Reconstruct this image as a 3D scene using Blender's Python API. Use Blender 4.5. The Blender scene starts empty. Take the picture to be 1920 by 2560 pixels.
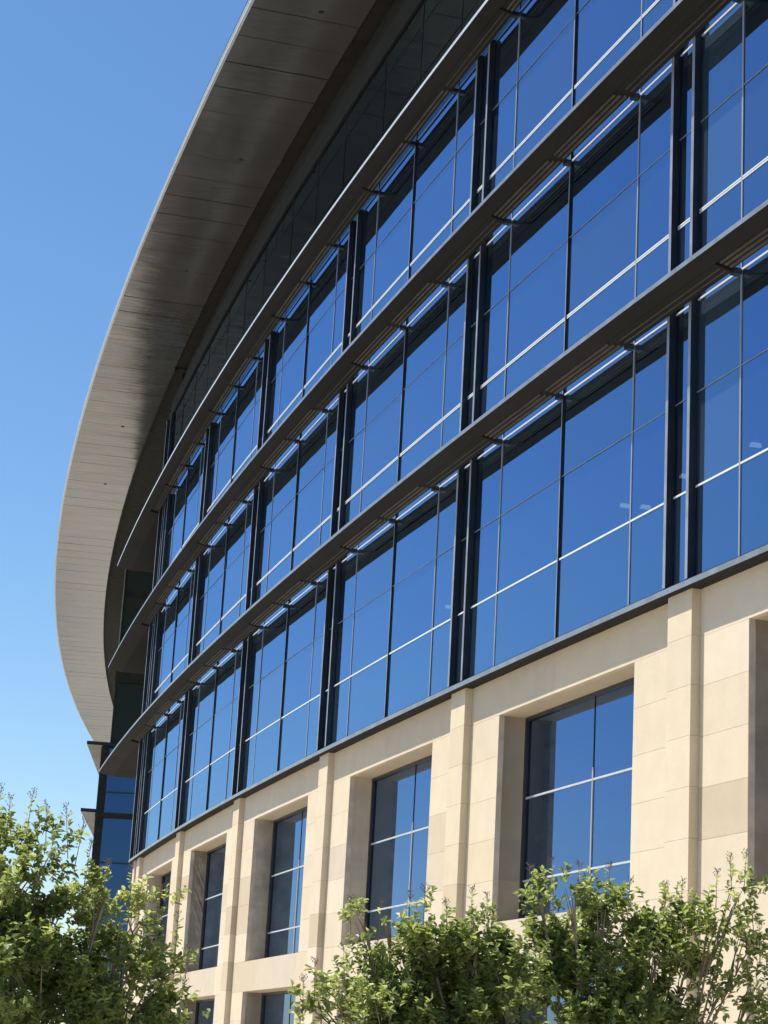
import bpy, bmesh, math, random
from math import sin, cos, pi, radians
from mathutils import Vector, Matrix
random.seed(7)
S = bpy.context.scene
COL = S.collection

# ------------------------------------------------------------------ camera
EYE = 1.6
cd = bpy.data.cameras.new('camera'); cam = bpy.data.objects.new('camera', cd); COL.objects.link(cam)
cd.sensor_fit = 'HORIZONTAL'; cd.sensor_width = 24.0; cd.lens = 5147.18 / 1920 * 24.0
cd.clip_start = 0.1; cd.clip_end = 6000
PITCH, ROLL = radians(15.389235534), radians(3.190295665)
f = Vector((0, cos(PITCH), sin(PITCH))); r0 = Vector((1, 0, 0)); u0 = r0.cross(f)
r = r0 * cos(ROLL) + u0 * sin(ROLL); u = -r0 * sin(ROLL) + u0 * cos(ROLL)
M = Matrix((r, u, -f)).transposed().to_4x4(); M.translation = Vector((0, 0, EYE))
cam.matrix_world = M
S.camera = cam

# ------------------------------------------------------------------ sky, sun, exposure
SUN_AZ, SUN_EL = 158.0, 62.0            # azimuth as a maths angle from +X
w = bpy.data.worlds.new('World'); S.world = w; w.use_nodes = True
nt = w.node_tree; bg = nt.nodes['Background']
sky = nt.nodes.new('ShaderNodeTexSky'); sky.sky_type = 'NISHITA'; sky.sun_disc = False
sky.sun_elevation = radians(SUN_EL); sky.sun_rotation = radians(90 - SUN_AZ)
sky.air_density = 1.0; sky.dust_density = 0.4; sky.ozone_density = 2.2
hs = nt.nodes.new('ShaderNodeHueSaturation'); hs.inputs['Saturation'].default_value = 1.22
nt.links.new(sky.outputs[0], hs.inputs['Color']); nt.links.new(hs.outputs[0], bg.inputs[0]); bg.inputs[1].default_value = 0.092
sd = bpy.data.lights.new('sun', 'SUN'); sd.energy = 4.8; sd.angle = radians(0.5); sd.color = (1.0, 0.95, 0.86)
sun = bpy.data.objects.new('sun', sd); COL.objects.link(sun)
sv = Vector((cos(radians(SUN_EL)) * cos(radians(SUN_AZ)), cos(radians(SUN_EL)) * sin(radians(SUN_AZ)), sin(radians(SUN_EL))))
sun.rotation_euler = sv.to_track_quat('Z', 'Y').to_euler(); sun.location = sv * 80
S.view_settings.view_transform = 'Standard'; S.view_settings.look = 'None'
S.view_settings.exposure = 0.70; S.view_settings.gamma = 1.0
S.render.engine = 'CYCLES'
S.cycles.max_bounces = 10; S.cycles.glossy_bounces = 6; S.cycles.transparent_max_bounces = 12

# ------------------------------------------------------------------ materials
def mat(name):
    m = bpy.data.materials.new(name); m.use_nodes = True
    return m, m.node_tree, m.node_tree.nodes['Principled BSDF']
def noise_mix(nt, b, c1, c2, scale, sock='Base Color', det=4, contrast=(0.35, 0.65), coord='Object'):
    tc = nt.nodes.new('ShaderNodeTexCoord'); n = nt.nodes.new('ShaderNodeTexNoise')
    mp = nt.nodes.new('ShaderNodeMapping')
    mp.inputs['Scale'].default_value = scale if isinstance(scale, tuple) else (scale,) * 3
    n.inputs['Scale'].default_value = 1.0; n.inputs['Detail'].default_value = det
    nt.links.new(tc.outputs[coord], mp.inputs[0]); nt.links.new(mp.outputs[0], n.inputs[0])
    cr = nt.nodes.new('ShaderNodeValToRGB')
    cr.color_ramp.elements[0].position = contrast[0]; cr.color_ramp.elements[1].position = contrast[1]
    cr.color_ramp.elements[0].color = (*c1, 1); cr.color_ramp.elements[1].color = (*c2, 1)
    nt.links.new(n.outputs[0], cr.inputs[0]); nt.links.new(cr.outputs[0], b.inputs[sock])
    return n, cr, mp
def simple(name, c, rough=0.5, metal=0.0, var=0.15, scale=3.0, spec=0.5):
    m, nt, b = mat(name)
    c1 = tuple(x * (1 - var) for x in c); c2 = tuple(min(1, x * (1 + var)) for x in c)
    noise_mix(nt, b, c1, c2, scale)
    b.inputs['Roughness'].default_value = rough; b.inputs['Metallic'].default_value = metal
    b.inputs['Specular IOR Level'].default_value = spec
    return m

def stone_mat(name, rough_face=False):
    m, nt, b = mat(name)
    at = nt.nodes.new('ShaderNodeAttribute'); at.attribute_name = 'tone'
    cr = nt.nodes.new('ShaderNodeValToRGB'); cr.color_ramp.interpolation = 'LINEAR'
    e = cr.color_ramp.elements
    e[0].position = 0.0; e[0].color = (0.53, 0.43, 0.305, 1)
    e[1].position = 1.0; e[1].color = (0.67, 0.57, 0.435, 1)
    for p, c in ((0.25, (0.62, 0.51, 0.355)), (0.5, (0.665, 0.56, 0.405)), (0.75, (0.57, 0.48, 0.365))):
        x = e.new(p); x.color = (*c, 1)
    nt.links.new(at.outputs['Fac'], cr.inputs[0])
    tc = nt.nodes.new('ShaderNodeTexCoord')
    n1 = nt.nodes.new('ShaderNodeTexNoise'); n1.inputs['Scale'].default_value = 2.2; n1.inputs['Detail'].default_value = 6
    n2 = nt.nodes.new('ShaderNodeTexNoise'); n2.inputs['Scale'].default_value = 60; n2.inputs['Detail'].default_value = 3
    nt.links.new(tc.outputs['Object'], n1.inputs[0]); nt.links.new(tc.outputs['Object'], n2.inputs[0])
    mx = nt.nodes.new('ShaderNodeMix'); mx.data_type = 'RGBA'; mx.blend_type = 'MULTIPLY'; mx.inputs[0].default_value = 1
    r1 = nt.nodes.new('ShaderNodeMapRange'); r1.inputs[1].default_value = 0.3; r1.inputs[2].default_value = 0.7
    r1.inputs[3].default_value = 0.955; r1.inputs[4].default_value = 1.035
    nt.links.new(n1.outputs[0], r1.inputs[0])
    nt.links.new(cr.outputs[0], mx.inputs[6]); nt.links.new(r1.outputs[0], mx.inputs[7])
    mx2 = nt.nodes.new('ShaderNodeMix'); mx2.data_type = 'RGBA'; mx2.blend_type = 'MULTIPLY'; mx2.inputs[0].default_value = 1
    r2 = nt.nodes.new('ShaderNodeMapRange'); r2.inputs[1].default_value = 0.3; r2.inputs[2].default_value = 0.7
    r2.inputs[3].default_value = 0.93; r2.inputs[4].default_value = 1.05
    nt.links.new(n2.outputs[0], r2.inputs[0])
    nt.links.new(mx.outputs[2], mx2.inputs[6]); nt.links.new(r2.outputs[0], mx2.inputs[7])
    nt.links.new(mx2.outputs[2], b.inputs['Base Color'])
    b.inputs['Roughness'].default_value = 0.85; b.inputs['Specular IOR Level'].default_value = 0.25
    bp = nt.nodes.new('ShaderNodeBump'); bp.inputs['Strength'].default_value = 0.9 if rough_face else 0.25
    bp.inputs['Distance'].default_value = 0.05 if rough_face else 0.004
    if rough_face: n2.inputs['Scale'].default_value = 9
    nt.links.new(n2.outputs[0], bp.inputs['Height']); nt.links.new(bp.outputs[0], b.inputs['Normal'])
    return m

def glass_mat(name, t0, t1, see=0.12, back=(0.16, 0.22, 0.24), bf=0.3):
    m, nt, b = mat(name); nt.nodes.remove(b)
    out = [n for n in nt.nodes if n.type == 'OUTPUT_MATERIAL'][0]
    gl = nt.nodes.new('ShaderNodeBsdfGlossy'); gl.inputs['Roughness'].default_value = 0.0
    lw = nt.nodes.new('ShaderNodeLayerWeight'); lw.inputs['Blend'].default_value = 0.5
    cr = nt.nodes.new('ShaderNodeValToRGB'); e = cr.color_ramp.elements
    e[0].position = 0.45; e[0].color = (*t0, 1); e[1].position = 0.95; e[1].color = (*t1, 1)
    nt.links.new(lw.outputs['Facing'], cr.inputs[0]); nt.links.new(cr.outputs[0], gl.inputs['Color'])
    # slow ripple of the float glass
    tc = nt.nodes.new('ShaderNodeTexCoord'); n = nt.nodes.new('ShaderNodeTexNoise'); n.inputs['Scale'].default_value = 0.6
    n.inputs['Detail'].default_value = 1
    bp = nt.nodes.new('ShaderNodeBump'); bp.inputs['Strength'].default_value = 0.22; bp.inputs['Distance'].default_value = 0.01
    nt.links.new(tc.outputs['Object'], n.inputs[0]); nt.links.new(n.outputs[0], bp.inputs['Height'])
    nt.links.new(bp.outputs[0], gl.inputs['Normal'])
    tr = nt.nodes.new('ShaderNodeBsdfTransparent'); tr.inputs[0].default_value = (0.25, 0.36, 0.38, 1)
    df = nt.nodes.new('ShaderNodeBsdfDiffuse'); df.inputs[0].default_value = (*back, 1)
    a = nt.nodes.new('ShaderNodeMixShader'); a.inputs[0].default_value = bf
    nt.links.new(tr.outputs[0], a.inputs[1]); nt.links.new(df.outputs[0], a.inputs[2])
    mx = nt.nodes.new('ShaderNodeMixShader'); mx.inputs[0].default_value = 1 - see
    nt.links.new(a.outputs[0], mx.inputs[1]); nt.links.new(gl.outputs[0], mx.inputs[2])
    nt.links.new(mx.outputs[0], out.inputs[0])
    return m

def emis(name, c, s):
    m, nt, b = mat(name); b.inputs['Base Color'].default_value = (*c, 1)
    b.inputs['Emission Color'].default_value = (*c, 1); b.inputs['Emission Strength'].default_value = s
    return m

def soffit_mat():
    m, nt, b = mat('soffit_metal')
    noise_mix(nt, b, (0.14, 0.135, 0.122), (0.17, 0.163, 0.149), 0.35, det=2)
    b.inputs['Metallic'].default_value = 0.42; b.inputs['Roughness'].default_value = 0.14
    uv = nt.nodes.new('ShaderNodeUVMap'); uv.uv_map = 'facade'
    hts = []
    for sc, w_ in (((5.0, 0.35, 1), 1.0), ((34.0, 0.7, 1), 0.35)):
        mp = nt.nodes.new('ShaderNodeMapping'); mp.inputs['Scale'].default_value = sc
        n = nt.nodes.new('ShaderNodeTexNoise'); n.inputs['Scale'].default_value = 1.0; n.inputs['Detail'].default_value = 1.5
        nt.links.new(uv.outputs[0], mp.inputs[0]); nt.links.new(mp.outputs[0], n.inputs[0])
        mu = nt.nodes.new('ShaderNodeMath'); mu.operation = 'MULTIPLY'; mu.inputs[1].default_value = w_
        nt.links.new(n.outputs[0], mu.inputs[0]); hts.append(mu)
    ad = nt.nodes.new('ShaderNodeMath'); ad.operation = 'ADD'
    nt.links.new(hts[0].outputs[0], ad.inputs[0]); nt.links.new(hts[1].outputs[0], ad.inputs[1])
    bp = nt.nodes.new('ShaderNodeBump'); bp.inputs['Distance'].default_value = 0.05
    bp.inputs['Strength'].default_value = 0.65; nt.links.new(ad.outputs[0], bp.inputs['Height']); nt.links.new(bp.outputs[0], b.inputs['Normal'])
    return m
def facade_uv(ob):
    me = ob.data; uvl = me.uv_layers.new(name='facade')
    for l in me.loops:
        v = me.vertices[l.vertex_index].co; a = math.atan2(v.y - CY, v.x - CX) % (2 * pi)
        uvl.data[l.index].uv = ((a - A0) / DK, math.hypot(v.x - CX, v.y - CY) - RAD)

MAT = dict(
    stone=stone_mat('limestone'), rubble=stone_mat('rock_faced_limestone', True),
    mortar=simple('mortar', (0.56, 0.48, 0.37), 0.9),
    glass=glass_mat('reflective_glass', (0.130, 0.225, 0.41), (0.39, 0.56, 0.80), 0.13),
    glass_b=glass_mat('reflective_glass_cool', (0.112, 0.205, 0.40), (0.36, 0.54, 0.79), 0.13),
    glass_c=glass_mat('reflective_glass_pale', (0.150, 0.24, 0.41), (0.41, 0.57, 0.79), 0.17),
    spandrel=glass_mat('sill_glass', (0.12, 0.225, 0.38), (0.38, 0.56, 0.79), 0.15, back=(0.16, 0.27, 0.42), bf=0.45),
    blindglass=glass_mat('glass_over_pale_blind', (0.12, 0.22, 0.35), (0.39, 0.56, 0.78), 0.16, back=(0.24, 0.38, 0.56), bf=0.55),
    wglass=glass_mat('window_glass', (0.115, 0.195, 0.37), (0.31, 0.44, 0.68), 0.14, back=(0.06, 0.08, 0.085)),
    topglass=glass_mat('clerestory_glass', (0.05, 0.075, 0.09), (0.17, 0.21, 0.25), 0.10),
    fin=simple('dark_fin_and_shaded_mullion', (0.022, 0.028, 0.035), 0.38, 0.3, spec=0.4),
    finface=simple('grey_anodised_and_shaded_bar', (0.30, 0.31, 0.34), 0.4, 0.35),
    paleedge=simple('pale_edge_metal', (0.62, 0.65, 0.66), 0.35, 0.3, var=0.05),
    rail=simple('window_rail_metal', (0.48, 0.50, 0.51), 0.45, 0.0, var=0.05),
    cap=simple('mullion_cap_metal', (0.30, 0.32, 0.36), 0.4, 0.1, var=0.05),
    white=simple('pale_aluminium', (0.66, 0.69, 0.70), 0.4, 0.0, var=0.04),
    dark=simple('dark_bronze_and_shaded_bar', (0.03, 0.027, 0.024), 0.7, 0.0, spec=0.15),
    shade=simple('sunshade_metal', (0.025, 0.0235, 0.0205), 0.75, 0.0, spec=0.12, var=0.12, scale=(0.6, 0.6, 2)),
    rib=simple('sunshade_blade_metal', (0.085, 0.077, 0.065), 0.7, 0.0, spec=0.15),
    edge=simple('sunshade_edge_metal', (0.30, 0.30, 0.30), 0.35, 0.5),
    brown=simple('trim_metal', (0.03, 0.027, 0.023), 0.75, 0.0, spec=0.1),
    black=simple('black_shade_and_downlight', (0.012, 0.013, 0.014), 0.7),
    soffit=soffit_mat(),
    interior=simple('interior_dark', (0.035, 0.04, 0.042), 0.8),
    ceil=simple('interior_ceiling', (0.3, 0.31, 0.31), 0.8),
    lamp=emis('lamp_diffuser', (1.0, 0.97, 0.9), 2.5),
    blind=simple('roller_blind_fabric', (0.55, 0.62, 0.6), 0.8),
    canopy=simple('canopy_metal', (0.26, 0.235, 0.205), 0.5, 0.3, scale=0.7),
    wingwall=simple('wing_wall_metal', (0.026, 0.028, 0.027), 0.85, spec=0.1),
    greenglass=glass_mat('shaded_green_glass', (0.06, 0.10, 0.10), (0.16, 0.22, 0.22), 0.5, back=(0.06, 0.085, 0.078), bf=0.9),
    ceildark=simple('dark_ceiling_panel', (0.032, 0.031, 0.026), 0.8, spec=0.1),
    endglass=glass_mat('end_wall_glass', (0.045, 0.10, 0.21), (0.2, 0.3, 0.5), 0.2),
    frame=simple('window_frame_metal', (0.035, 0.037, 0.04), 0.4, 0.2),
)

# ------------------------------------------------------------------ mesh helpers in facade coordinates
# k counts structural bays round the curved facade, d is metres in front of the main glass, z metres above the eye
CX, CY, RAD, A0, DK = 465.2664541, 180.52604424, 485.343137921573, radians(198.28770518956162), -0.0185334
BAY = RAD * -DK
def W(k, d, z):
    a = A0 + k * DK
    return (CX + (RAD + d) * cos(a), CY + (RAD + d) * sin(a), z + EYE)

class MB:
    def __init__(s): s.v = []; s.f = []; s.mi = []; s.t = []; s.sm = []
    def quad(s, pts, mi=0, tone=0.5, smooth=False):
        n = len(s.v); s.v += [tuple(p) for p in pts]; s.f.append(tuple(range(n, n + len(pts)))); s.mi.append(mi); s.t.append(tone); s.sm.append(smooth)
    def arc(s, k0, k1, d0, d1, z0, z1, mi=0, tone=0.5, step=0.17, mif=None):
        """box swept along the facade; mif = material index of the outer (street) face"""
        n = max(1, math.ceil((k1 - k0) / step - 1e-6)); ks = [k0 + (k1 - k0) * i / n for i in range(n + 1)]
        if mif is None: mif = mi
        for a, b in zip(ks, ks[1:]):
            A = [W(a, d0, z0), W(a, d1, z0), W(a, d1, z1), W(a, d0, z1)]; B = [W(b, d0, z0), W(b, d1, z0), W(b, d1, z1), W(b, d0, z1)]
            s.quad([A[0], A[1], B[1], B[0]], mi, tone)       # bottom
            s.quad([A[1], A[2], B[2], B[1]], mif, tone)      # outer
            s.quad([A[2], A[3], B[3], B[2]], mi, tone)       # top
            s.quad([A[3], A[0], B[0], B[3]], mi, tone)       # inner
        a, b = k0, k1
        s.quad([W(a, d0, z0), W(a, d0, z1), W(a, d1, z1), W(a, d1, z0)], mi, tone)
        s.quad([W(b, d0, z0), W(b, d1, z0), W(b, d1, z1), W(b, d0, z1)], mi, tone)
    def sweep(s, prof, k0, k1, step=0.17, mis=None):
        n = max(1, math.ceil((k1 - k0) / step - 1e-6)); ks = [k0 + (k1 - k0) * i / n for i in range(n + 1)]; m = len(prof)
        for a, b in zip(ks, ks[1:]):
            for i in range(m):
                p, q = prof[i], prof[(i + 1) % m]
                s.quad([W(a, *p), W(a, *q), W(b, *q), W(b, *p)], mis[i] if mis else 0)
        s.quad([W(k0, *p) for p in prof]); s.quad([W(k1, *p) for p in prof][::-1])
    def wedge(s, k0, k1, din, da, db, z0, z1, mi=0, k0in=None, mif=None):
        ki = k0 if k0in is None else k0in
        b = [W(ki, din, z0), W(k0, da, z0), W(k1, db, z0), W(k1, din, z0)]; t = [W(ki, din, z1), W(k0, da, z1), W(k1, db, z1), W(k1, din, z1)]
        s.quad(b[::-1], mi); s.quad(t, mi)
        for i in range(4): s.quad([b[i], b[(i + 1) % 4], t[(i + 1) % 4], t[i]], (mif if (mif is not None and i == 0) else mi))
    def tube(s, p, q, ra, rb, n=5, mi=0, cap=False):
        p = Vector(p); q = Vector(q); d = q - p
        if d.length < 1e-6: return
        d.normalize(); a = d.orthogonal().normalized(); b = d.cross(a)
        P = [p + (a * cos(2 * pi * i / n) + b * sin(2 * pi * i / n)) * ra for i in range(n)]
        Q = [q + (a * cos(2 * pi * i / n) + b * sin(2 * pi * i / n)) * rb for i in range(n)]
        for i in range(n):
            j = (i + 1) % n; s.quad([P[i], P[j], Q[j], Q[i]], mi, 0.5, True)
        if cap: s.quad(Q, mi); s.quad(P[::-1], mi)
    def build(s, name, mats, parent=None, origin=None):
        me = bpy.data.meshes.new(name)
        o = Vector(origin) if origin else Vector((0, 0, 0))
        me.from_pydata([tuple(Vector(v) - o) for v in s.v], [], s.f)
        if not isinstance(mats, (list, tuple)): mats = [mats]
        for m in mats: me.materials.append(m)
        me.polygons.foreach_set('material_index', s.mi)
        me.polygons.foreach_set('use_smooth', s.sm)
        at = me.attributes.new('tone', 'FLOAT', 'FACE'); at.data.foreach_set('value', s.t)
        me.update()
        ob = bpy.data.objects.new(name, me); COL.objects.link(ob)
        if parent: ob.parent = parent
        if origin: ob.location = o
        return ob
def fix_normals(ob):
    bm = bmesh.new(); bm.from_mesh(ob.data); bmesh.ops.remove_doubles(bm, verts=bm.verts, dist=1e-5)
    bmesh.ops.recalc_face_normals(bm, faces=bm.faces); bm.to_mesh(ob.data); bm.free()
def tag(o, label=None, cat=None, group=None, kind=None):
    if label: o['label'] = label
    if cat: o['category'] = cat
    if group: o['group'] = group
    if kind: o['kind'] = kind
    return o
def part(mb, name, mats, parent):
    return mb.build(name, mats, parent)

# ------------------------------------------------------------------ ground
def sheet(name, x0, x1, y0, y1, z, m):
    mb = MB(); mb.quad([(x0, y0, z), (x1, y0, z), (x1, y1, z), (x0, y1, z)]); return tag(mb.build(name, m), kind='structure')
gm, gnt, gb = mat('reflection_patch_ground'); noise_mix(gnt, gb, (0.05, 0.06, 0.04), (0.36, 0.33, 0.27), 0.018, det=3, contrast=(0.46, 0.54)); gb.inputs['Roughness'].default_value = 0.95  # unseen ground; big patches added so the soffit reflects dark and light
pm, pnt, pb = mat('pavement_concrete'); noise_mix(pnt, pb, (0.33, 0.30, 0.255), (0.45, 0.41, 0.35), 0.7); pb.inputs['Roughness'].default_value = 0.9
sheet('ground', -3000, 3000, -3000, 3000, 0.0, gm)
mb = MB(); n = 60
for i in range(n):
    a, b = -3 + i * 0.5, -3 + (i + 1) * 0.5
    mb.quad([W(a, 16, -EYE + 0.004), W(a, -12, -EYE + 0.004), W(b, -12, -EYE + 0.004), W(b, 16, -EYE + 0.004)])
tag(mb.build('pavement', pm), kind='structure')
mb = MB()
for i in range(n):
    a, b = -3 + i * 0.5, -3 + (i + 1) * 0.5
    mb.quad([W(a, 40, -EYE + 0.004), W(a, 16.3, -EYE + 0.004), W(b, 16.3, -EYE + 0.004), W(b, 40, -EYE + 0.004)])
rm, rnt, rb_ = mat('soffit_mottle_paving'); noise_mix(rnt, rb_, (0.075, 0.075, 0.075), (0.38, 0.35, 0.30), 0.045, det=3, contrast=(0.46, 0.53)); rb_.inputs['Roughness'].default_value = 0.9  # dark and pale patches added out of view to mottle the soffit's reflection
tag(mb.build('added_plaza', rm), kind='structure')

# ------------------------------------------------------------------ the office building
B = bpy.data.objects.new('office_building', None); COL.objects.link(B); B.location = (0, 0, 0)
tag(B, 'curved office building of blue mirror glass on a cream limestone base', 'building')

ZL = 6.91                       # underside of the ledge on the stone
ZS = [11.33, 15.63, 19.93]      # undersides of the three sunshades
KMIN, KEND = -1.45, 5.27
MULL = (0.2389, 0.5419, 0.8554)
FIN_L = 0.0776
STO = 4.3

# stone base: blocks in courses
CZ = [6.22 - 0.71 * i for i in range(6)]          # joints beside the upper windows
OP0, OP1 = 0.2355, 0.845
DW = -0.10
COURSE = 0.71
def tone():
    return min(1, max(0, random.choice((0.08, 0.3, 0.45, 0.55, 0.5, 0.72, 0.95, 0.6, 0.5, 0.4)) + random.uniform(-.08, .08)))
def block(mb, k0, k1, z0, z1, d, depth=0.10, t=None):
    g = 0.002; t = tone() if t is None else t
    mb.arc(k0 + g / BAY, k1 - g / BAY, d - depth, d, z0 + g, z1 - g, 0, t, step=0.35)
for side in [0]:
    mb = MB(); back = MB(); rev = MB()
    kk = -2
    levels = []                                   # (z0, z1) windows: upper and lower
    UP = (2.66, 6.22); LO = (-1.58, 1.92)
    for kk in range(-2, 5):
        a, b = kk + 0.083, kk + 1.0               # wall between two pilasters
        o0, o1 = kk + OP0, kk + OP1
        # lintel band up to the ledge: two long stones either side of a centre joint
        for z0, z1 in ((6.22, ZL),):
            c = (a + b) / 2 + 0.03
            block(mb, a, c, z0, z1, DW); block(mb, c, b, z0, z1, DW)
        for (zb, zt) in (UP, LO):
            nco = int(round((zt - zb) / COURSE)); h = (zt - zb) / nco
            for i in range(nco):
                block(mb, a, o0, zb + i * h, zb + (i + 1) * h, DW)
                block(mb, o1, b, zb + i * h, zb + (i + 1) * h, DW)
        # spandrel band
        m1, m2 = o0 + 0.02, o1 - 0.16
        block(mb, a, m1, 1.92, 2.66, DW); block(mb, m1, m2, 1.92, 2.66, DW, t=0.78); block(mb, m2, b, 1.92, 2.66, DW)
        # reveals (jambs, head, sill) as blocks seen from the side
        for (zb, zt) in (UP, LO):
            nco = int(round((zt - zb) / COURSE)); h = (zt - zb) / nco
            for i in range(nco):
                z0, z1 = zb + i * h, zb + (i + 1) * h
                for (q0, q1) in ((o1, o1 + 0.03), (o0 - 0.03, o0)):
                    rev.arc(q0, q1, -0.78, DW - 0.10, z0 + 0.003, z1 - 0.003, 0, tone())
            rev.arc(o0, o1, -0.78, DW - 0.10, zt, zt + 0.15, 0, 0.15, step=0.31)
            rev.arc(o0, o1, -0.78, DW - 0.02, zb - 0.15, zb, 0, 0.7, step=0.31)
    # beyond the last bay: end pier of the base
    for i in range(12):
        z0 = ZL - 0.71 * (i + 1); block(mb, 5.083, 5.145, z0, z0 + 0.71, DW)
    # solid backing (mortar colour in the joints), pierced at the openings
    for kk in range(-2, 5):
        o0, o1 = kk + OP0, kk + OP1
        back.arc(kk, o0, -0.85, DW - 0.012, -EYE, ZL, 0); back.arc(o1, kk + 1, -0.85, DW - 0.012, -EYE, ZL, 0)
        back.arc(o0, o1, -0.85, DW - 0.012, 6.22 + 0.15, ZL, 0); back.arc(o0, o1, -0.85, DW - 0.012, 1.92 + 0.15, 2.66 - 0.15, 0)
    back.arc(5.0, 5.145, -8, DW - 0.012, -EYE, ZL, 0)
    wall = part(mb, 'stone_wall', MAT['stone'], B)
    part(back, 'mortar_joint', MAT['mortar'], wall)
    part(rev, 'window_reveal', MAT['stone'], wall)
# pilasters
for kk in list(range(-1, 6)) + ['end']:
    mb = MB(); k0 = 5.145 if kk == 'end' else kk
    z = ZL; i = 0
    hs = [ZL - 6.62, 0.38] + [0.71] * 11
    for h in [0.67] + [0.71] * 11:
        zb = max(-EYE, z - h)
        block(mb, k0, k0 + (0.083 if kk != 'end' else 0.06), zb, z, 0.04, 0.17)
        z = zb
        if z <= -EYE: break
    part(mb, 'pilaster', MAT['stone'], B)

# windows in the stone base
for row, (zb, zt) in enumerate((UP, LO)):
    for kk in range(-1, 5):
        o0, o1 = kk + OP0, kk + OP1
        if kk == -1 and row == 1:
            mb = MB()
            z = zb
            while z < zt - 0.01:
                k = o0; h = random.choice((0.18, 0.25, 0.32)); z1 = min(zt, z + h)
                while k < o1 - 1e-3:
                    k1 = min(o1, k + random.uniform(0.03, 0.09)); block(mb, k, k1, z, z1, DW - random.uniform(0.02, 0.09), 0.1); k = k1
                z = z1
            part(mb, 'rock_faced_panel', MAT['rubble'], B); continue
        fr = MB(); dg = -0.64; e = 0.007; km = kk + 0.524
        fr.arc(o0, o0 + e, dg - 0.05, dg + 0.05, zb, zt); fr.arc(o1 - e, o1, dg - 0.05, dg + 0.05, zb, zt)
        fr.arc(o0 + e, o1 - e, dg - 0.05, dg + 0.05, zt - 0.06, zt, step=0.31); fr.arc(o0 + e, o1 - e, dg - 0.05, dg + 0.05, zb, zb + 0.05, step=0.31)
        win = part(fr, 'window', MAT['frame'], B)
        zz = [zb + 0.05, zb + (3.39 - 2.66), zb + (4.81 - 2.66), zt - 0.06]
        gp = MB()
        for (a, b) in ((o0 + e, km), (km, o1 - e)):
            for z0, z1 in zip(zz, zz[1:]): gp.quad([W(a, dg, z0), W(b, dg, z0), W(b, dg, z1), W(a, dg, z1)])
        part(gp, 'pane', MAT['wglass'], win)
        for z in zz[1:3]:
            tb = MB(); tb.arc(o0 + e, km - 0.003, dg, dg + 0.018, z - 0.017, z + 0.017, step=0.31); tb.arc(km + 0.003, o1 - e, dg, dg + 0.018, z - 0.017, z + 0.017, step=0.31)
            part(tb, 'transom', MAT['rail'], win)
        vb = MB(); vb.arc(km - 0.0014, km + 0.0014, dg + 0.001, dg + 0.02, zb + 0.05, zz[2] + 0.2, 0); vb.arc(km - 0.0008, km + 0.0008, dg + 0.001, dg + 0.012, zz[2] + 0.2, zt - 0.06, 1); part(vb, 'mullion', [MAT['rail'], MAT['fin']], win)  # top length dark and thin, the opening's shade put into its metal

# ledge between stone and glass
mb = MB()
mb.arc(KMIN, 5.25, -0.30, 0.165, ZL, ZL + 0.085, 0, step=0.17, mif=1)
mb.arc(KMIN, 5.25, -0.30, 0.10, ZL + 0.085, ZL + 0.13, 0, step=0.17)
part(mb, 'ledge', [MAT['shade'], MAT['edge']], B)

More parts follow.
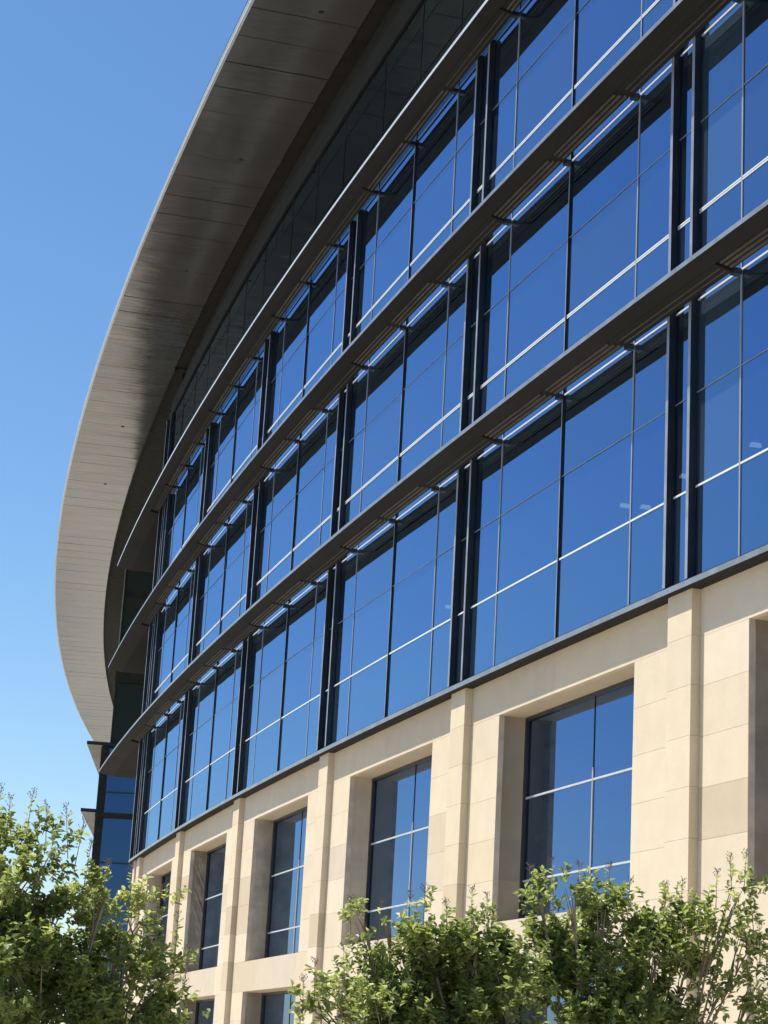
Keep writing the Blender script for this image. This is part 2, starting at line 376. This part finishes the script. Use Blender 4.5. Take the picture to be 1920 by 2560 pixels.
# glazed storeys, one part per bay and storey
stor = [(ZL + 0.13, ZS[0]), (ZS[0], ZS[1]), (ZS[1], ZS[2]), (ZS[2], 23.4)]
SILL = [(8.40,), (12.657,), (16.957,), (21.40,)]
UPPER = [9.826, 14.116, 18.404, 22.75]
STR = [11.256, 15.552, 19.85, None]
for si, (z0, z1) in enumerate(stor):
    top = si == 3
    gm_ = MAT['topglass'] if top else MAT['glass']
    for kk in range(-2, 6):
        lo, hi = kk, kk + 1
        cuts = [kk, kk + FIN_L] + [kk + m for m in MULL] + [kk + 1]
        if kk == 5: cuts = [5, 5 + FIN_L, KEND]
        if kk == -2: cuts = [kk + 0.5419, kk + 0.8554, kk + 1]
        zz = sorted([z0, SILL[si][0], UPPER[si]] + ([STR[si]] if STR[si] else []) + [z1])
        mb = MB()
        for a, b in zip(cuts, cuts[1:]):
            # every pane is flat and sits a hair off its neighbours' plane, as glazing does
            for za, zb_ in zip(zz, zz[1:]):
                j = [random.uniform(-0.004, 0.004) for _ in range(2)]
                mi = 0
                if not top:
                    mi = random.choice((0, 0, 1, 2))
                    if zb_ <= SILL[si][0] + 1e-6: mi = 3
                    elif kk == -1 and abs(b) < 1e-6 and si < 2: mi = 4
                mb.quad([W(a, j[0], za), W(b, j[1], za), W(b, j[1], zb_), W(a, j[0], zb_)], mi)
        gb_ = part(mb, 'glazed_bay', gm_ if top else [MAT['glass'], MAT['glass_b'], MAT['glass_c'], MAT['spandrel'], MAT['blindglass']], B)
        # transoms
        segs = list(zip(cuts, cuts[1:]))
        def bars(z, h, dep, m, skip_fin=True, double=False):
            t = MB()
            for a, b in segs:
                a2, b2 = a + 0.0005, b - 0.0005
                if abs((a % 1)) < 1e-6 or abs((a % 1) - FIN_L) < 1e-6: a2 = a + 0.0102
                if double:
                    t.arc(a2, b2, 0.002, dep, z + 0.007, z + h / 2, step=0.4); t.arc(a2, b2, 0.002, dep, z - h / 2, z - 0.007, step=0.4)
                    t.arc(a2, b2, 0.001, dep * 0.3, z - 0.007, z + 0.007, 1, step=0.4)
                else: t.arc(a2, b2, 0.002, dep, z - h / 2, z + h / 2, step=0.4)
            part(t, 'transom', [m, MAT['dark']], gb_)
        if top:
            bars(SILL[si][0], 0.016, 0.010, MAT['brown']); bars(UPPER[si], 0.016, 0.010, MAT['brown'])
        else:
            bars(SILL[si][0], 0.030 if si == 0 else 0.062, 0.013, MAT['white'], double=si > 0)
            bars(UPPER[si], 0.014, 0.012, MAT['finface'])  # grey instead of white: the sunshade's shadow is put into these bars
            bars(STR[si], 0.026, 0.018, MAT['white'] if si < 2 else MAT['dark'])  # third storey's bar is dark to hold the roof's shadow in its colour
        # mullions: two slim caps and one deeper centre fin per bay
        for m in MULL:
            km = kk + m
            if km < cuts[0] - 1e-6 or km > cuts[-1]: continue
            t = MB()
            zt = z1
            if top: t.arc(km - 0.0008, km + 0.0008, 0.001, 0.010, z0, z1)
            elif abs(m - 0.5419) < 1e-4: t.arc(km, km + 0.0038, 0.001, 0.034, z0, zt, 0, mif=1)
            else: t.arc(km - 0.0019, km + 0.0019, 0.001, 0.013, z0, zt, 0, mif=0)
            part(t, 'mullion', [MAT['brown'] if top else (MAT['fin'] if abs(m - 0.5419) < 1e-4 else MAT['cap']), MAT['finface']], gb_)
        # pair of deep fins on the column line
        if kk >= -1 and not top:
            for fo in (0, FIN_L):
                t = MB(); t.arc(kk + fo, kk + fo + 0.0092, 0.001, 0.12, z0, z1, 0, mif=1)
                t.arc(kk + fo - 0.0016, kk + fo, 0.02, 0.035, z0, z1, 0)
                part(t, 'fin', [MAT['fin'], MAT['finface']], gb_)
        if kk == 5:
            t = MB(); t.arc(5.155, 5.162, 0.001, 0.10, z0, z1, 0, mif=1); t.arc(KEND - 0.012, KEND, -0.3, 0.13, z0, z1, 0, mif=1); part(t, 'corner_post', [MAT['fin'], MAT['finface']], gb_)
    # end wall of the main block at its far corner
t = MB(); t.arc(KEND, KEND + 0.01, -9, -0.31, ZL, 25.4); part(t, 'end_wall', MAT['dark'], B)

# sunshades
kstart = {0: KMIN, 1: KMIN, 2: -1.0}
for i, zb in enumerate(ZS):
    mb = MB(); K1 = 6.35; SL = 0.193
    def uz(d): return zb - SL * (0.70 - d)                                        # the underside falls towards the glass
    mb.sweep([(0.42, uz(0.42)), (0.70, zb), (0.70, zb + 0.075), (0.42, zb + 0.075)], KMIN, K1, mis=[0, 1, 0, 0])   # solid nose
    mb.sweep([(0.13, uz(0.13) + 0.04), (0.417, uz(0.417) + 0.04), (0.417, zb + 0.06), (0.13, zb - 0.03)], KMIN, KEND)   # plate over the blades
    for kk in range(-2, 6):
        a, b = kk + MULL[2] + 0.004, kk + 1 + MULL[0] - 0.004
        if a < KMIN: a = KMIN
        if b > KEND: b = KEND
        if b > a: mb.sweep([(0.13, uz(0.13) + 0.003), (0.413, uz(0.413) + 0.003), (0.413, uz(0.413) + 0.038), (0.13, uz(0.13) + 0.038)], a, b)
    mb.sweep([(-9, uz(0.13)), (0.13, uz(0.13)), (0.416, uz(0.416)), (0.416, zb + 0.07), (-9, zb + 0.07)], KEND + 0.02, K1)   # floor plate round the far terrace
    sh = part(mb, 'sunshade', [MAT['shade'], MAT['paleedge'] if i == 2 else MAT['edge']], B)
    for kk in range(-2, 5):
        for (a, b) in ((kk + MULL[0], kk + MULL[1]), (kk + MULL[1], kk + MULL[2])):
            if a < KMIN: continue
            rb = MB()
            a += 0.012; b -= 0.004
            for q in range(3 if i < 2 else 2):
                dc = 0.19 + q * 0.08; st = 4; zc_ = uz(dc) + 0.04
                ks = [a + 0.006 * q + (b - a - 0.006 * q) * t / st for t in range(st + 1)]
                pr = [(dc + 0.026 * cos(pi * t / 6), zc_ - 0.036 * sin(pi * t / 6)) for t in range(7)]
                for ka, kb in zip(ks, ks[1:]):
                    for (d0, za), (d1, zc) in zip(pr, pr[1:]):
                        rb.quad([W(ka, d0, za), W(ka, d1, zc), W(kb, d1, zc), W(kb, d0, za)], 0, 0.5, True)
                for kx in (ks[0], ks[-1]): rb.quad([W(kx, d0, z0) for d0, z0 in pr])
            part(rb, 'blade_set', MAT['rib'], sh)
    for kk in range(-2, 6):
        a, b = max(KMIN, kk + MULL[2] + 0.01), min(KEND, kk + 1 + MULL[0] - 0.01)
        if b > a:
            seam = MB()
            for dc in (0.21, 0.30): seam.sweep([(dc - 0.012, uz(dc) - 0.004), (dc + 0.012, uz(dc) - 0.004), (dc + 0.012, uz(dc) + 0.004), (dc - 0.012, uz(dc) + 0.004)], a, b)
            part(seam, 'panel_seam', MAT['rib'], sh)
    for kk in range(-2, 6):
        for m in MULL:
            km = kk + m
            if km < KMIN or km > 5.1: continue
            t = MB()
            t.arc(km - 0.003, km + 0.010, 0.015, 0.14, uz(0.13) - 0.04, uz(0.13) + 0.045)
            part(t, 'bracket', [MAT['fin'], MAT['finface']], sh)

# trim above the clerestory and the gap under the roof, its shade laid on as black
mb = MB(); mb.arc(KMIN, KEND, -0.5, 0.06, 23.4, 23.62, 0); mb.arc(KMIN, KEND, -0.5, 0.0, 23.66, 24.1, 0); part(mb, 'roof_trim', MAT['brown'], B)
mb = MB(); mb.arc(KMIN, KEND, -1.2, -0.45, 24.1, 25.6, 0); part(mb, 'roof_recess_shade', MAT['black'], B)

# roof with its metal soffit
DLK = (1.1, 2.12, 3.14, 4.16, 5.17, 6.17, 7.18)
mb = MB(); K1 = 22.0
mb.arc(-2.5, K1, -14, 2.80, 25.56, 25.95, 0, step=0.25)
roof = part(mb, 'roof', MAT['brown'], B)
mb = MB(); pw = 1 / 6; i = 0; k = -2.5
while k < K1:
    j = [random.uniform(-0.004, 0.004) for _ in range(4)]
    g = 0.010 / BAY if i % 6 else 0.03 / BAY
    n = 4
    for q in range(n):
        da, db = 0.0 + 2.80 * q / n, 0.0 + 2.80 * (q + 1) / n
        za = 25.5 + (j[0] * (1 - q / n) + j[1] * q / n); zb_ = 25.5 + (j[0] * (1 - (q + 1) / n) + j[1] * (q + 1) / n)
        zc = 25.5 + (j[2] * (1 - q / n) + j[3] * q / n); zd = 25.5 + (j[2] * (1 - (q + 1) / n) + j[3] * (q + 1) / n)
        mb.quad([W(k + g, da, za), W(k + g, db, zb_), W(k + pw - g, db, zd), W(k + pw - g, da, zc)])
    k += pw; i += 1
facade_uv(part(mb, 'soffit', MAT['soffit'], roof))
mb = MB()
mb.arc(-2.5, K1, 2.80, 2.87, 25.49, 25.57, 0, step=0.25); mb.arc(-2.5, K1, 2.80, 2.85, 25.57, 25.60, 1, step=0.25); mb.arc(-2.5, K1, 2.80, 2.88, 25.60, 25.65, 0, step=0.25)
part(mb, 'fascia', [MAT['paleedge'], MAT['fin']], roof)
mb = MB(); mb.arc(KEND, K1, -9, -0.002, 25.50, 25.555, 0, step=0.25); mb.arc(KEND, K1, -0.06, 0.0, 25.42, 25.499, 0, step=0.25); part(mb, 'inner_ceiling', MAT['ceildark'], roof)
for kl in DLK:
    c = W(kl, 1.11, 25.485); mb = MB(); mb.tube(c, (c[0], c[1], c[2] + 0.07), 0.065, 0.065, 12, 0, True); part(mb, 'downlight', MAT['black'], roof)

# far wing whose end wall faces the camera across the terrace
KW = 8.3
mb = MB()
mb.wedge(KW, 10.3, -9, -0.26, -1.75, -EYE, 15.0, k0in=8.1)
mb.wedge(KW, 10.3, -9, -0.66, -2.15, 15.0, 25.45)
part(mb, 'wing_wall', MAT['wingwall'], B)
def kin(d, low): return KW - (0.2 * (-0.26 - d) / 8.74 if low else 0)
def endface(name, d0, d1, z0, z1, m, low, off=0.004):
    t = MB(); t.quad([W(kin(d0, low) - off, d0, z0), W(kin(d1, low) - off, d1, z0), W(kin(d1, low) - off, d1, z1), W(kin(d0, low) - off, d0, z1)]); return part(t, name, m, B)
def endbar(mb, d0, d1, z0, z1, low, th=0.012, mi=0):
    P = [W(kin(d0, low) - 0.0045, d0, z0), W(kin(d1, low) - 0.0045, d1, z0), W(kin(d1, low) - th, d1, z0), W(kin(d0, low) - th, d0, z0)]
    Q = [(p[0], p[1], z1 + EYE) for p in P]; mb.quad(P[::-1], mi); mb.quad(Q, mi)
    for i in range(4): mb.quad([P[i], P[(i + 1) % 4], Q[(i + 1) % 4], Q[i]], mi)
for (z0, z1) in ((0.3, 7.1), (7.2, 11.50), (11.78, 14.9)):
    gq = endface('wing_window', -8.5, -0.66, z0, z1, MAT['endglass'], True)
    t = MB(); endbar(t, -8.5, -0.66, z1 - 2.16, z1 - 2.10, True); part(t, 'transom', MAT['fin'], gq)
for (z0, z1) in ((15.3, 18.2), (19.0, 22.6), (22.9, 25.2)):
    endface('wing_window', -8.5, -0.78, z0, z1, MAT['greenglass'], False)
t = MB(); endbar(t, -8.9, -0.62, 18.24, 18.94, False, 0.02); part(t, 'floor_band', MAT['brown'], B)
t = MB(); endbar(t, -8.9, -0.24, 11.52, 11.76, True, 0.02); part(t, 'floor_band', MAT['brown'], B)
t = MB(); endbar(t, -0.68, -0.63, 18.94, 25.4, False, 0.012); part(t, 'corner_trim', MAT['edge'], B)
for zc in (15.06, 11.77, 7.5):
    t = MB(); t.wedge(KW - 0.006, 10.3, -1.0, 0.47, -0.99, zc, zc + 0.14, 0); t.wedge(KW - 0.012, KW - 0.0065, -1.0, 0.47, 0.465, zc - 0.02, zc + 0.15, 1)
    part(t, 'canopy', [MAT['canopy'], MAT['fin']], B)

# interior floors and core, seen faintly through the glass
for zf in (2.4, 6.5, 10.95, 15.25, 19.55):
    t = MB(); t.arc(KMIN, KEND - 0.02, -7.9, -0.9, zf, zf + 0.35, 0); part(t, 'floor_slab', MAT['ceil'], B)
t = MB(); t.arc(KMIN, KEND - 0.02, -8.5, -8, -EYE, 25.4, 0); part(t, 'core_wall', MAT['interior'], B)
# ceiling lamps hanging inside, visible through the glass
LP = [(0.48, -3.30, 'pendant lamp seen through the glass of the rightmost bay of the first glazed storey'),
      (0.73, -3.10, 'pendant lamp seen through the slim glass strip between the two rightmost dark fins'),
      (0.975, -3.34, 'small pendant lamp just right of a white mullion, below the lowest sunshade'),
      (0.985, -2.96, 'flat pendant lamp just left of a white mullion, below the lowest sunshade'),
      (2.09, -2.89, 'faint pendant lamp beside the dark fin pair that is third from the right, first storey')]
for k, d, lab in LP:
    o = bpy.data.objects.new('pendant_lamp', None); COL.objects.link(o); c = W(k, d, 10.72); o.location = c
    tag(o, lab, 'lamp', 'pendant lamps inside the first glazed storey')
    a = A0 + k * DK; R = Vector((cos(a), sin(a), 0)); T = Vector((-sin(a), cos(a), 0))
    def lbox(name, cx, cz, lx, ly, lz, m):
        mb = MB(); P = []
        for sx, sy in ((-1, -1), (1, -1), (1, 1), (-1, 1)): P.append(R * sx * lx / 2 + T * sy * ly / 2)
        bot = [p + Vector((0, 0, cz - lz / 2)) for p in P]; tp = [p * 0.8 + Vector((0, 0, cz + lz / 2)) for p in P]
        mb.quad(bot[::-1]); mb.quad(tp)
        for q in range(4): mb.quad([bot[q], bot[(q + 1) % 4], tp[(q + 1) % 4], tp[q]])
        return mb.build(name, m, o)
    lbox('diffuser', 0, 0, 0.20, 0.11, 0.05, MAT['lamp']); lbox('housing', 0, 0.05, 0.22, 0.13, 0.04, MAT['white'])
    mb = MB(); mb.tube((0, 0, 0.06), (0, 0, 0.23), 0.008, 0.008, 6, 0); mb.build('stem', MAT['white'], o)

# ------------------------------------------------------------------ trees
def leaf_mat(name, c1, c2, c3):
    m, nt, b = mat(name)
    at = nt.nodes.new('ShaderNodeAttribute'); at.attribute_name = 'tone'
    cr = nt.nodes.new('ShaderNodeValToRGB'); e = cr.color_ramp.elements
    e[0].color = (*c1, 1); e[1].color = (*c3, 1); x = e.new(0.55); x.color = (*c2, 1)
    nt.links.new(at.outputs['Fac'], cr.inputs[0]); nt.links.new(cr.outputs[0], b.inputs['Base Color'])
    b.inputs['Roughness'].default_value = 0.42; b.inputs['Specular IOR Level'].default_value = 0.55
    out = [n for n in nt.nodes if n.type == 'OUTPUT_MATERIAL'][0]
    tl = nt.nodes.new('ShaderNodeBsdfTranslucent'); hs = nt.nodes.new('ShaderNodeHueSaturation')
    hs.inputs['Value'].default_value = 1.9; hs.inputs['Hue'].default_value = 0.485
    nt.links.new(cr.outputs[0], hs.inputs['Color']); nt.links.new(hs.outputs[0], tl.inputs[0])
    mx = nt.nodes.new('ShaderNodeMixShader'); mx.inputs[0].default_value = 0.45
    nt.links.new(b.outputs[0], mx.inputs[1]); nt.links.new(tl.outputs[0], mx.inputs[2]); nt.links.new(mx.outputs[0], out.inputs[0])
    return m
LEAF = leaf_mat('crepe_myrtle_leaf', (0.085, 0.12, 0.028), (0.22, 0.275, 0.075), (0.44, 0.45, 0.18))
BARK = simple('smooth_pale_bark', (0.22, 0.17, 0.12), 0.75, var=0.25, scale=12)
BUD = simple('dry_seed_head', (0.19, 0.13, 0.08), 0.8, var=0.3, scale=30)

def leaf(mb, p, d, up, L, Wd, t):
    d = d.normalized(); s = d.cross(up)
    if s.length < 1e-3: s = d.orthogonal()
    s.normalize(); n = s.cross(d).normalized()
    fold = n * (Wd * 0.28); droop = n * (-L * 0.18)
    base = p; tip = p + d * L + droop
    m1 = p + d * (L * 0.32); m2 = p + d * (L * 0.72) + droop * 0.5
    for sg in (1, -1):
        a = m1 + s * (sg * Wd * 0.5) + fold; b = m2 + s * (sg * Wd * 0.42) + fold * 0.8
        q = [base, a, b, tip] if sg == 1 else [base, tip, b, a]
        mb.quad(q, 0, t)

def tree(label, base, stems, blobs, nshoot, tips, rng):
    """blobs: (x, y, z, rx, ry, rz) crown clumps in world space; stems: how many stems leave the ground"""
    root = bpy.data.objects.new('crepe_myrtle_tree', None); COL.objects.link(root); root.location = base
    tag(root, label, 'tree', 'crepe myrtle trees in front of the building')
    B0 = Vector(base); wood = MB(); lv = MB(); hd = MB()
    st = []
    for i in range(stems):
        a = 2 * pi * i / stems + rng.uniform(0, .6)
        p0 = Vector((cos(a) * 0.10, sin(a) * 0.10, 0)); p1 = Vector((cos(a) * 0.30, sin(a) * 0.30, 0.95 + rng.uniform(-.1, .2)))
        mid = (p0 + p1) / 2 + Vector((rng.uniform(-.04, .04), rng.uniform(-.04, .04), 0))
        wood.tube(p0, mid, 0.040, 0.034, 8); wood.tube(mid, p1, 0.034, 0.024, 8); st.append(p1)
    vol = [b[3] * b[4] * b[5] for b in blobs]; tot = sum(v ** 0.8 for v in vol)
    for b, v in zip(blobs, vol):
        c = Vector(b[:3]) - B0; rx, ry, rz = b[3:6]
        s0 = min(st, key=lambda q: (q - c).length + rng.uniform(0, .3))
        # limb, bent, to the lower part of the clump
        tgt = c + Vector((0, 0, -rz * 0.35)); pts = [s0]
        for i in (1, 2, 3):
            pts.append(s0.lerp(tgt, i / 3) + Vector((rng.uniform(-.06, .06), rng.uniform(-.06, .06), 0.07 * (1 if i < 3 else 0))))
        for i in range(3): wood.tube(pts[i], pts[i + 1], 0.012 - i * 0.0025, 0.0095 - i * 0.0025, 6)
        nb = max(4, int(9 * (v ** 0.33) * 2))
        for j in range(nb):
            th = rng.uniform(0, 2 * pi); ph = rng.uniform(-0.2, 1.2)
            e = c + Vector((rx * .8 * cos(th) * cos(ph), ry * .8 * sin(th) * cos(ph), rz * .85 * sin(ph)))
            q0 = pts[-2].lerp(pts[-1], rng.random()); m = q0.lerp(e, .5) + Vector((0, 0, .04))
            wood.tube(q0, m, 0.007, 0.005, 5); wood.tube(m, e, 0.005, 0.0025, 4)
        ns = int(nshoot * (v ** 0.8) / tot)
        # sub-clumps give light and dark masses with gaps between
        subs = []
        for j in range(max(3, int(ns / 22))):
            th = rng.uniform(0, 2 * pi); zz = rng.uniform(-1, 1); rr = rng.uniform(.35, 1) ** .6; q = math.sqrt(1 - zz * zz)
            subs.append((c + Vector((rx * q * cos(th) * rr, ry * q * sin(th) * rr, rz * zz * rr)), rng.uniform(0.03, 0.085), rng.uniform(-.24, .22)))
        for j in range(ns):
            sc, sr, st_ = rng.choice(subs)
            p = sc + Vector((rng.gauss(0, sr), rng.gauss(0, sr), rng.gauss(0, sr * .8)))
            out = (p - (c - Vector((0, 0, rz * .8)))); out.normalize()
            d = (out + Vector((rng.uniform(-.6, .6), rng.uniform(-.6, .6), rng.uniform(0, .7)))).normalized()
            Ls = rng.uniform(0.06, 0.16); wood.tube(p, p + d * Ls, 0.0028, 0.0014, 3)
            nl = int(Ls / 0.0115); tn = 0.42 + st_ + rng.uniform(-.15, .15)
            for q in range(nl):
                pp = p + d * (Ls * (q + .6) / nl); az = rng.uniform(0, 2 * pi); o1 = d.orthogonal().normalized()
                side = Matrix.Rotation(az, 3, d) @ o1
                ld = (side + d * .55 + Vector((0, 0, rng.uniform(-.2, .3)))); L = rng.uniform(0.034, 0.062)
                leaf(lv, pp, ld, Vector((rng.uniform(-.5, .5), rng.uniform(-.5, .5), 1)), L, L * rng.uniform(.5, .68), min(1, max(0, tn + rng.uniform(-.2, .2))))
    # upright shoots with seed heads standing out of the crown
    for (x, y, z, h) in tips:
        p = Vector((x, y, z)) - B0; d = Vector((rng.uniform(-.25, .25), rng.uniform(-.2, .2), 1)).normalized()
        wood.tube(p - Vector((0, 0, .15)), p + d * h, 0.004, 0.0015, 4)
        for q in range(int(h / 0.028)):
            pp = p + d * (h * .75 * q / (h / .028)); az = rng.uniform(0, 2 * pi); side = Matrix.Rotation(az, 3, d) @ d.orthogonal().normalized()
            L = rng.uniform(.03, .055); leaf(lv, pp, side + d * .7, Vector((0, 0, 1)), L, L * .55, rng.uniform(.3, .9))
        for q in range(16):
            f_ = .55 + .5 * rng.random(); a0 = p + d * (h * f_); side = Matrix.Rotation(rng.uniform(0, 2 * pi), 3, d) @ d.orthogonal().normalized()
            e = a0 + (side + d * .9).normalized() * rng.uniform(.02, .06) * (1.5 - f_)
            hd.tube(a0, e, .0012, .001, 3); hd.tube(e, e + d * .007, .0035, .003, 4, 0, True)
    wood.build('trunk', BARK, root); lv.build('crown', LEAF, root)
    if hd.f: hd.build('seed_head', BUD, root)
    return root

def at(x, y, dist):
    d = f + r * ((x - 960) / 5147.18) - u * ((y - 1280) / 5147.18); h = math.hypot(d.x, d.y)
    return d * (dist / h) + Vector((0, 0, EYE))
PX = 1 / 5147.18
def blobs_from(L, yscale=1.0):
    o = []
    for x, y, rp, dist in L:
        p = at(x, y + 22, dist); q = rp * PX * dist * (0.82 if rp < 160 else 0.92); o.append((p.x, p.y, p.z, q, q * 1.15, q * .9))
    return o
def tips_from(L): return [(*at(x, y, dist), h) for x, y, dist, h in L]
rng = random.Random(11)
tree('dense green crepe myrtle tree in the lower left corner, in front of the far wing', (-2.15, 14.2, 0), 4, blobs_from([
    (-100, 2200, 150, 14.4), (50, 2140, 95, 13.9), (20, 2270, 110, 14.1), (-40, 2400, 200, 14.3), (160, 2230, 95, 14.0), (270, 2230, 62, 13.8), (340, 2270, 55, 13.9), (90, 2450, 170, 13.8),
    (210, 2370, 100, 14.3), (320, 2390, 80, 13.9), (420, 2420, 40, 13.9), (330, 2520, 110, 14.0), (180, 2620, 200, 14.2), (-150, 2650, 260, 14.6), (400, 2330, 38, 13.8), (0, 2060, 50, 14.1), (110, 2100, 45, 14.0), (420, 2540, 55, 14.0)]),
    4600, tips_from([(20, 2060, 14, .18), (70, 2040, 14, .18), (120, 2070, 14, .18), (175, 2090, 13.9, .2), (190, 2120, 13.9, .2), (215, 2160, 13.9, .16), (-10, 2040, 14.1, .2), (330, 2210, 13.8, .12), (390, 2270, 13.8, .14), (440, 2340, 13.8, .14), (465, 2410, 13.8, .1), (455, 2490, 13.8, .12), (262, 2190, 13.8, .1)]), rng)
tree('bushy crepe myrtle tree at bottom centre with a lone twig reaching left', (0.75, 14.3, 0), 4, blobs_from([
    (1080, 2350, 75, 14.1), (1010, 2420, 80, 14.2), (920, 2450, 70, 14.2), (830, 2480, 48, 13.9), (1130, 2470, 120, 14.3), (1210, 2370, 75, 14.0), (1280, 2420, 85, 14.0), (960, 2550, 120, 13.9),
    (1250, 2540, 120, 14.0), (1100, 2620, 180, 14.3), (900, 2282, 26, 14.0), (955, 2290, 22, 14.0), (1040, 2290, 34, 14.1), (1180, 2290, 34, 14.0), (790, 2540, 30, 13.9), (770, 2470, 22, 13.9)]),
    2500, tips_from([(880, 2280, 14, .10), (950, 2285, 14, .08), (1020, 2280, 14.1, .12), (1060, 2260, 14.1, .12), (1180, 2265, 14, .12), (1225, 2280, 14, .12), (760, 2480, 13.9, .1), (790, 2440, 13.9, .1), (865, 2410, 13.9, .12), (940, 2380, 14, .1), (1120, 2290, 14, .1)]), rng)
tree('taller crepe myrtle tree at lower right with sprigs rising over the big stone window', (1.85, 14.6, 0), 5, blobs_from([
    (1360, 2225, 36, 14.4), (1420, 2215, 26, 14.4), (1520, 2240, 46, 14.5), (1440, 2310, 72, 14.6), (1540, 2330, 70, 14.6), (1620, 2370, 62, 14.6), (1390, 2400, 90, 14.6), (1500, 2460, 105, 14.6), (1700, 2310, 55, 14.7),
    (1790, 2290, 46, 14.7), (1845, 2205, 28, 14.7), (1835, 2260, 26, 14.7), (1730, 2390, 60, 14.8), (1620, 2490, 72, 14.7), (1480, 2600, 130, 14.6), (1860, 2330, 34, 14.8), (1690, 2560, 60, 14.9), (1895, 2440, 30, 14.8), (1885, 2530, 40, 14.8), (1650, 2260, 26, 14.7), (1800, 2470, 30, 14.8)]),
    2050, tips_from([(1330, 2200, 14.4, .1), (1385, 2185, 14.4, .1), (1445, 2200, 14.4, .12), (1520, 2195, 14.5, .1), (1570, 2240, 14.5, .12), (1660, 2250, 14.7, .12), (1700, 2250, 14.7, .14), (1790, 2220, 14.7, .12), (1830, 2180, 14.7, .12), (1860, 2170, 14.7, .12), (1885, 2280, 14.7, .12), (1900, 2350, 14.8, .12)]), rng)
